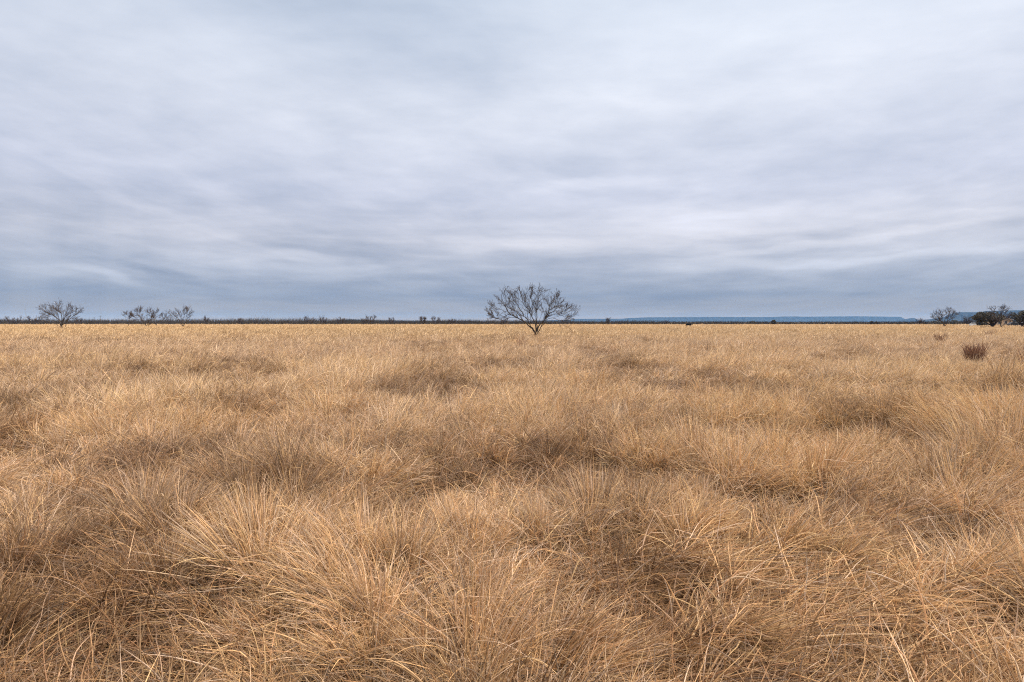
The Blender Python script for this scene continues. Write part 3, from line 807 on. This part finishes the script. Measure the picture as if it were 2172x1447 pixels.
# ------------------------------------------------------------------ black cow in the grass
def cow():
    D = 205; p = at(1460.5, 687, D); gz = tz(p.x, D)
    rt = root('cow', (p.x, D, gz), 'black cow standing in the grass before the long mesa', 'cow', None, R(-38))
    s = 0.95
    me = bpy.data.meshes.new('cow_body')
    V = [(-.78, 0, 1.02), (-.35, 0, .98), (.15, 0, .98), (.62, 0, 1.02), (.92, 0, 1.10), (1.16, 0, 1.16), (1.42, 0, 1.02), (1.56, 0, .92)]
    Rd = [(.27, .30), (.33, .36), (.35, .38), (.30, .36), (.19, .24), (.15, .17), (.11, .12), (.08, .08)]
    E = [(i, i + 1) for i in range(7)]
    for (bx, sy, pts) in ((3, 1, [(.62, .17, .66), (.66, .18, .40), (.63, .18, .06)]), (3, -1, [(.56, -.17, .66), (.52, -.18, .40), (.55, -.18, .06)]),
                          (0, 1, [(-.74, .18, .70), (-.86, .18, .42), (-.80, .18, .06)]), (0, -1, [(-.66, -.18, .70), (-.78, -.18, .42), (-.70, -.18, .06)])):
        prev = bx
        for q, r in zip(pts, ((.13, .15), (.065, .07), (.05, .055))):
            V.append(q); Rd.append(r); E.append((prev, len(V) - 1)); prev = len(V) - 1
    # ears and tail
    for q, b in (((1.17, .24, 1.22), 5), ((1.17, -.24, 1.22), 5)):
        V.append(q); Rd.append((.05, .03)); E.append((b, len(V) - 1))
    prev = 0
    for q, r in (((-1.04, 0, 1.08), .035), ((-1.10, 0, .75), .025), ((-1.10, 0, .45), .05)):
        V.append(q); Rd.append((r, r)); E.append((prev, len(V) - 1)); prev = len(V) - 1
    me.from_pydata([(x * s, y * s, z * s) for x, y, z in V], E, [])
    o = bpy.data.objects.new('body', me); COL.objects.link(o); o.parent = rt
    o.modifiers.new('skin', 'SKIN'); o.modifiers.new('sub', 'SUBSURF').levels = 1
    o.modifiers['sub'].render_levels = 2
    for i, r in enumerate(Rd): me.skin_vertices[0].data[i].radius = (r[0] * s, r[1] * s)
    me.skin_vertices[0].data[0].use_root = True
    me.materials.append(mat_simple('black_hide', (.008, .007, .007), .8, None, .1))
cow()

# ------------------------------------------------------------------ reddish grass clumps
RED = mat_simple('red_bluestem', (.27, .125, .08), .85, (4.0, (.42, .25, .16)), .2)
def red_clump(X, D, w, h, n, label, seed):
    rng = np.random.default_rng(seed); p = at(X, 700, D); gz = tz(p.x, D)
    o = Tubes()
    for i in range(n):
        a = rng.uniform(0, 2 * math.pi); rr = math.sqrt(rng.random()) * w * .32
        b = np.array([p.x + rr * math.cos(a), D + rr * math.sin(a) * .8, gz - .02])
        l = h * rng.uniform(.6, 1.1); ox = math.cos(a) * rr / w * .9 + rng.normal(0, .09); oy = math.sin(a) * rr / w * .9 + rng.normal(0, .09)
        P = [b, b + np.array([ox * .3 * l, oy * .3 * l, .38 * l]), b + np.array([ox * .7 * l, oy * .7 * l, .72 * l]), b + np.array([(ox * 1.15 + rng.normal(0, .06)) * l, (oy * 1.15) * l, l])]
        r = rng.uniform(.0025, .0048) * (1 + D / 30)
        o.add(P, [r, r, r * .8, r * .3], 3)
        for _ in range(2):
            q = P[2] + rng.normal(0, .01, 3); o.add([q, q + np.array([rng.normal(0, .06), rng.normal(0, .06), rng.uniform(.06, .16)])], [r * .6, r * .3], 3)
    ob = o.build('red_grass_clump', RED)
    tag(ob, label, 'grass clump', 'reddish grass clumps in the field')
red_clump(2068, 21.2, .66, .90, 190, 'largest rust-red upright grass clump, at right in front of the others', 1)
red_clump(1994, 38, .45, .95, 60, 'smaller rust-red grass clump beyond and left of the largest one', 2)
red_clump(1106, 37, .8, .85, 22, 'faint reddish-brown grass clump just in front of the central mesquite', 3)
red_clump(2100, 66, .9, .9, 24, 'distant faint reddish grass clump below the dark flat-topped tree', 4)
red_clump(2180, 19, .5, .85, 30, 'rust-red grass clump cut by the right edge of the photo', 5)

# ------------------------------------------------------------------ dry grass: one mass of strands
def grass_material():
    m = bpy.data.materials.new('dry_grass'); m.use_nodes = True
    m.node_tree.nodes.clear(); N = NT(m.node_tree)
    out = N.n('ShaderNodeOutputMaterial')
    col = N.n('ShaderNodeAttribute', attribute_name='tone').outputs['Color']
    b = N.n('ShaderNodeBsdfPrincipled'); b.inputs['Roughness'].default_value = .55; b.inputs['Specular IOR Level'].default_value = .35
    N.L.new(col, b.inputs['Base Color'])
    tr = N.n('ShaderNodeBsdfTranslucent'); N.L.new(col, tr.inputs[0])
    mx = N.n('ShaderNodeMixShader'); mx.inputs[0].default_value = .15
    N.L.new(b.outputs[0], mx.inputs[1]); N.L.new(tr.outputs[0], mx.inputs[2]); N.L.new(mx.outputs[0], out.inputs[0])
    return m

# large features of the stand: (X px, distance, radius x, radius y, height factor, lean x, lean y)
def gp(X, d): return ((X - 1086) / FPX * d)
FEAT = [  # upright tall stands
 (1136, 56.3, 1.6, 1.8, .12, 0, 0), (130, 133.5, 3, 3, .2, 0, 0), (1330, 4.3, .75, .45, .30, -.05, .05), (1290, 8.0, .8, .5, .35, .05, 0), (70, 4.0, .9, .5, .25, .08, 0), (560, 3.7, .8, .4, .16, .22, .05),
 (1000, 6.5, 1.0, .5, .2, .1, 0), (620, 13, 2, .9, .22, .15, 0), (880, 13, 1.4, .7, .2, .15, 0), (1900, 9, 2.0, .9, .16, .15, 0),
 (250, 12, 2.0, 1.2, .2, .2, 0),
 # lodged swaths
 (1560, 3.3, .7, .55, -.05, 1.5, -.75), (1850, 3.0, .9, .8, -.15, 1.6, -.45), (2000, 4.2, 1.2, .7, -.1, 1.1, -.35), (1650, 2.3, .9, .45, -.3, 1.8, -.2),
 (2060, 7.5, 1.8, 1.5, 0, -.75, .1), (200, 2.5, .7, .5, -.2, -1.0, -.2), (420, 2.9, .5, .4, -.2, -.9, .2), (1130, 3.2, .6, .4, -.15, .7, -.3), (930, 2.6, .5, .5, -.1, -.2, -.6),
 (780, 5, .8, .5, -.1, .5, -.4), (1650, 6.5, .9, .5, -.1, .6, .2),
 # hollows
 (1640, 4.75, .55, .28, -.55, 0, 0), (1330, 3.05, .35, .22, -.6, 0, 0), (440, 17, 1.6, .8, -.5, 0, 0), (1000, 10.2, .9, .45, -.5, 0, 0), (870, 11, .7, .4, -.5, 0, 0),
 (690, 9.0, 1.0, .35, -.5, 0, 0), (390, 10, .5, .4, -.5, 0, 0), (1080, 6.2, .6, .3, -.5, 0, 0), (2010, 3.9, .5, .3, -.5, 0, 0), (1900, 7.9, .7, .3, -.5, 0, 0),
 (1240, 6.3, .35, .5, -.35, 0, 0), (230, 10.5, .7, .4, -.4, 0, 0), (700, 3.9, .5, .3, -.45, 0, 0), (1150, 3.6, .5, .25, -.5, 0, 0), (1250, 15, 1.0, .5, -.4, 0, 0), (2120, 8.5, .5, .3, -.4, 0, 0)]

def stand(cx, cy):
    """height factor and lean of the stand at a point"""
    fm = np.clip((np.hypot(cx, cy) - 7) / 8, 0, 1)
    H = .375 + .50 * (fbm(cx / .8, cy / .7, 101, 2) - .5) + (.52 + .35 * fm) * (fbm(cx / 3.2, cy / 2.6, 102, 2) - .5) + .50 * fm * (np.clip((fbm(cx / 1.3, cy / 2.2, 106, 2) - .5) * 3.2 + .5, 0, 1) - .55)
    lx = .14 + 1.5 * (fbm(cx / .85, cy / .85, 103, 2) - .5); ly = 1.1 * (fbm(cx / .85, cy / .85, 104, 2) - .5) - .05
    # beyond ten metres the wind leans it evenly to the right
    f = np.clip((np.hypot(cx, cy) - 6) / 10, 0, 1)
    lx = lx * (1 - .55 * f) + .36 * f; ly = ly * (1 - .6 * f)
    for X, d, rx, ry, h, ax, ay in FEAT:
        g = np.exp(-(((cx - gp(X, d)) / rx) ** 2 + ((cy - d) / ry) ** 2))
        H = H + h * g * (.42 if h > 0 else .8); lx = lx * (1 - .8 * g * (ax != 0)) + ax * g; ly = ly * (1 - .8 * g * (ax != 0)) + ay * g
    return np.clip(H, .06, .72), lx, ly

PAL = np.array([(.560, .385, .195),   # 0 straw yellow
                (.425, .262, .128),   # 1 orange tan
                (.400, .285, .205),   # 2 mauve grey-brown
                (.545, .400, .265),   # 3 bleached pale
                (.260, .140, .070),   # 4 dark brown
                (.330, .255, .200)])  # 5 weathered grey

def strands(rng, n, dmin, dmax, kind, K, local=None):
    """kind 0 = stems of the tussocks, 1 = loose messy thatch, returns points, radii, colours"""
    # log-uniform in distance: density falls with the square of the distance
    if dmin < 4: 
        d = np.sqrt(rng.uniform(dmin ** 2, dmax ** 2, n))
    else:
        d = np.exp(rng.uniform(math.log(dmin), math.log(dmax), n))
    u = rng.uniform(-1.08, 1.08, n)
    x0, y0 = u * d, d
    if local:
        x0, y0 = local[0] + rng.normal(0, local[2], n), local[1] + rng.normal(0, local[2], n); d = y0
    # nearest tussock centre on a jittered grid
    S = .27
    best = np.full(n, 1e9); cx = np.zeros(n); cy = np.zeros(n)
    gx, gy = np.floor(x0 / S), np.floor(y0 / S)
    for i in (-1, 0, 1):
        for j in (-1, 0, 1):
            ax = (gx + i + .1 + .8 * _h(gx + i, gy + j, 7)) * S; ay = (gy + j + .1 + .8 * _h(gx + i, gy + j, 8)) * S
            q = (x0 - ax) ** 2 + (y0 - ay) ** 2
            mk = q < best; best[mk] = q[mk]; cx[mk] = ax[mk]; cy[mk] = ay[mk]
    tr1, tr2, tr3, tr4 = [_h(np.floor(cx * 1000), np.floor(cy * 1000), s) for s in (11, 12, 13, 14)]
    H, lx, ly = stand(cx, cy)
    low = _h(np.floor(cx * 1000), np.floor(cy * 1000), 15) < .22
    H = np.where(low, H * .45, H)
    far = np.clip((d - 25) / 60, 0, 1)
    if kind == 0:
        pull = .50 + .35 * tr4
        rx, ry = x0 - (x0 - cx) * pull, y0 - (y0 - cy) * pull
    else:
        rx, ry = x0.copy(), y0.copy()
    # small locks inside a tussock share direction
    lk = .06
    a1 = _h(np.floor(rx / lk), np.floor(ry / lk), 21) - .5; a2 = _h(np.floor(rx / lk), np.floor(ry / lk), 22) - .5
    splx, sply = (rx - cx) / S * (.1 + .5 * tr2 ** 2), (ry - cy) / S * (.1 + .5 * tr2 ** 2)
    if kind == 0:
        L = H * (.72 + .50 * tr1) * rng.uniform(.40, 1.15, n) * 1.2
        wild = np.where(rng.random(n) < .48, .60, .15)
        vx = lx + splx + 1.0 * (tr3 - .5) + a1 * .9 + rng.normal(0, 1, n) * wild
        vy = ly + sply + 1.0 * (tr4 - .5) + a2 * .9 + rng.normal(0, 1, n) * wild
        droop = 1.2 * rng.random(n) ** 4 + .22 * np.hypot(lx, ly)
        z0 = np.zeros(n)
        curl = .055
    elif kind == 1:
        L = rng.uniform(.12, .46, n)
        ang = rng.uniform(0, 2 * math.pi, n); mg = rng.uniform(.6, 3.0, n)
        vx, vy = np.cos(ang) * mg + lx * 1.2, np.sin(ang) * mg + ly * 1.2
        droop = rng.uniform(0, .8, n); z0 = rng.uniform(0, .8, n) ** 1.3 * H * .7
        curl = .22
    else:   # fine side shoots and seed heads up in the stand
        hgt = rng.uniform(.35, .95, n)
        L = rng.uniform(.07, .20, n)
        lean_x, lean_y = lx + splx * .8 + a1 * .5, ly + sply * .8 + a2 * .5
        nl = np.sqrt(1 + lean_x ** 2 + lean_y ** 2)
        s = hgt * H * (.72 + .50 * tr1)
        rx = rx + lean_x / nl * s + rng.normal(0, .03, n); ry = ry + lean_y / nl * s + rng.normal(0, .03, n)
        z0 = s / nl * .95
        ang = rng.uniform(0, 2 * math.pi, n); mg = rng.uniform(.3, 1.8, n)
        vx, vy = np.cos(ang) * mg + lean_x * .6, np.sin(ang) * mg + lean_y * .6
        droop = rng.uniform(0, 1.2, n); curl = .45
    vz = np.ones(n)
    P = np.zeros((n, K, 3), dtype=np.float32)
    q = np.stack([rx, ry, terrain(rx, ry) + z0 - (.02 if kind == 0 else 0)], 1)
    P[:, 0] = q
    seg = L / (K - 1)
    wx, wy = rng.normal(0, curl, n), rng.normal(0, curl, n)
    ph = rng.uniform(0, 6.28, n)
    kt = np.where(rng.random(n) < (.30 if kind == 0 else .15), rng.uniform(.3, .9, n), 2.0)      # broken, kinked stems
    ka = rng.uniform(0, 6.28, n); km = rng.uniform(.5, 2.2, n)
    for k in range(1, K):
        t = k / (K - 1)
        bx = vx * (.70 + .45 * t) + wx * math.sin(1) * np.sin(ph + t * 4.5) + rng.normal(0, curl * .35, n)
        by = vy * (.70 + .45 * t) + wy * np.cos(ph + t * 4.5) + rng.normal(0, curl * .35, n)
        bz = 1.0 - droop * t * t * .95
        brk = (t > kt) * km; bx = bx + np.cos(ka) * brk; by = by + np.sin(ka) * brk; bz = bz - .45 * brk
        nn = np.sqrt(bx * bx + by * by + bz * bz)
        q = q + np.stack([bx, by, bz], 1) / nn[:, None] * seg[:, None]
        P[:, k] = q
    gz = terrain(rx, ry) + .012
    P[:, 1:, 2] = np.maximum(P[:, 1:, 2], gz[:, None])
    # radius grows slowly with distance where single strands are far below what one sees
    r0 = {0: .0013 + .0036 * rng.random(n) ** 2.2, 1: .0012 + .0032 * rng.random(n) ** 2, 2: rng.uniform(.0005, .0011, n)}[kind]
    r0 = r0 * (1 + np.maximum(d - 2.5, 0) / 10.5) * (1 + .25 * far)
    t = np.linspace(0, 1, K)
    Rr = (r0[:, None] * (1 - .85 * t ** 1.8)[None, :]).astype(np.float32)
    # colours: species patches, then single-strand variety
    sp = .5 * fbm(cx / 2.0, cy / 1.8, 201, 2) + .5 * fbm(cx / 8, cy / 5, 204, 2); sp2 = .5 * fbm(cx / 1.6, cy / 1.6, 202, 2) + .5 * fbm(cx / 7, cy / 6, 205, 2); sp3 = fbm(cx / 26, cy / 14, 203, 2)
    yel = 1 / (1 + np.exp(-(sp - .50) * 24)); mau = 1 / (1 + np.exp(-(sp2 - .51) * 22))
    bx_ = (x0 / d)
    # the far field is straw yellow, the middle greyer, the right middle pale
    yfar = np.clip((d - 50) / 40, 0, 1) * 1.1 + .5 * np.exp(-((d - 22) / 5) ** 2) * (sp3 > .5)
    ymid = np.exp(-((d - 15) / 6) ** 2) * np.clip(bx_ * 1.8 - .2, 0, 1) * .75 + np.exp(-((d - 8) / 3) ** 2) * np.clip(bx_ * 1.6 - .3, 0, 1) * .3
    mmid = np.exp(-((d - 30) / 14) ** 2) * (.55 + .5 * np.clip(-bx_ * 2, 0, 1)) + np.exp(-((d - 4.5) / 2.0) ** 2) * np.clip(-bx_ * 1.6, 0, 1) * .6
    w = np.zeros((n, 6))
    w[:, 0] = .34 + .9 * yel + 2.2 * yfar + 2.2 * ymid
    w[:, 1] = .62 + .8 * (1 - yel) * (1 - mau) - .2 * mmid
    w[:, 2] = .30 + .95 * mau + 1.6 * mmid - .25 * yfar
    w[:, 3] = .22 + .4 * yel * mau + .35 * ymid + .3 * yfar
    w[:, 4] = .16 + .25 * (tr3 > .8)
    w[:, 5] = .12 + .25 * mau + .3 * mmid
    hollow_shade = np.clip((.34 - H) / .2, 0, 1)     # hollow shade painted in: short grass picks browner tones, tall grass paler
    w[:, 4] += 1.2 * hollow_shade; w[:, 1] += .5 * hollow_shade; w[:, 5] += .1 * hollow_shade; w[:, 3] += .9 * np.clip((H - .42) / .2, 0, 1); w[:, 0] += .5 * np.clip((H - .42) / .2, 0, 1)
    nr = np.clip((9 - d) / 5, 0, 1)
    w[:, 1] += 1.2 * nr; w[:, 4] += .45 * nr; w[:, 0] -= .25 * nr
    if kind == 1: w[:, 4] += 1.6 * (rng.random(n) < .6); w[:, 5] += .4
    w = np.clip(w, .02, None); w[:, 4] *= (1 - .7 * far); 
    cw = np.cumsum(w / w.sum(1)[:, None], axis=1)
    pick = (rng.random(n)[:, None] > cw).sum(1).clip(0, 5)
    mean = (w / w.sum(1)[:, None]) @ PAL
    own = (.78 - .45 * np.clip((d - 8) / 40, 0, 1))[:, None]
    C = (PAL[pick] * own + mean * (1 - own)) * np.array([1.61, 1.565, 1.49])
    pt = np.clip((.5 * fbm(cx / .75, cy / .85, 207, 2) + .5 * fbm(cx / 2.4, cy / 3.4, 208, 2) - .5) * 4.2 + .5 + (H - .34) * 2.0, 0, 1)   # weathered and fresh bunches, with shade of low spots painted in by height
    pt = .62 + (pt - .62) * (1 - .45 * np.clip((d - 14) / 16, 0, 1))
    C = C * (1 - .09 * np.clip((d - 60) / 60, 0, 1))[:, None]
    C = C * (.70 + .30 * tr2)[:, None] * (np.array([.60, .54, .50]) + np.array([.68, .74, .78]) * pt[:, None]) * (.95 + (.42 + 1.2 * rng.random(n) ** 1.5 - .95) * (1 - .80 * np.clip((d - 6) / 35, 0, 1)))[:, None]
    return P, Rr, np.clip(C * np.minimum(1, .84 / C.max(1))[:, None], .01, .85).astype(np.float32)

def build_grass():
    rng = np.random.default_rng(77)
    parts = []
    #        count, dmin, dmax, kind, keys
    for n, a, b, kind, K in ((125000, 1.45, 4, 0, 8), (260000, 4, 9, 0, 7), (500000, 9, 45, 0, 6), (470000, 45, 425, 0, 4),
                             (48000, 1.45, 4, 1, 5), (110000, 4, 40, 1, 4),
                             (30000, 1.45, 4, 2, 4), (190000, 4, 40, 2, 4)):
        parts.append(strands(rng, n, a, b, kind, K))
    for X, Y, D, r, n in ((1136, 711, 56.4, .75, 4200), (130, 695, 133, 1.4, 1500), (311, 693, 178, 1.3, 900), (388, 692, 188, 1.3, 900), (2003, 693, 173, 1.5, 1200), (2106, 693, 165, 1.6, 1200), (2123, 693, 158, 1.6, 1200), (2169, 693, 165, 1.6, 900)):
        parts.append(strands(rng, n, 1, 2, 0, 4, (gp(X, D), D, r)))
    sizes = np.concatenate([np.full(len(p[0]), p[0].shape[1], dtype=np.int32) for p in parts])
    pos = np.concatenate([p[0].reshape(-1, 3) for p in parts]).astype(np.float32)
    rad = np.concatenate([p[1].ravel() for p in parts]).astype(np.float32)
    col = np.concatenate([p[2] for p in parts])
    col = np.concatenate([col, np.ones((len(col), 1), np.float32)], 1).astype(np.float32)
    cv = bpy.data.hair_curves.new('grass')
    cv.add_curves(sizes.tolist())
    cv.attributes['position'].data.foreach_set('vector', pos.ravel())
    ra = cv.attributes.get('radius') or cv.attributes.new('radius', 'FLOAT', 'POINT')
    ra.data.foreach_set('value', rad)
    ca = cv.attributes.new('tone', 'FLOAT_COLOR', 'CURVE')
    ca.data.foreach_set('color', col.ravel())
    cv.materials.append(grass_material())
    o = bpy.data.objects.new('grass', cv); COL.objects.link(o)
    tag(o, 'tall dry straw-coloured grass covering the whole field', 'grass', kind='stuff')
    print('grass strands', len(sizes), 'keys', len(pos))
build_grass()
build_haze()
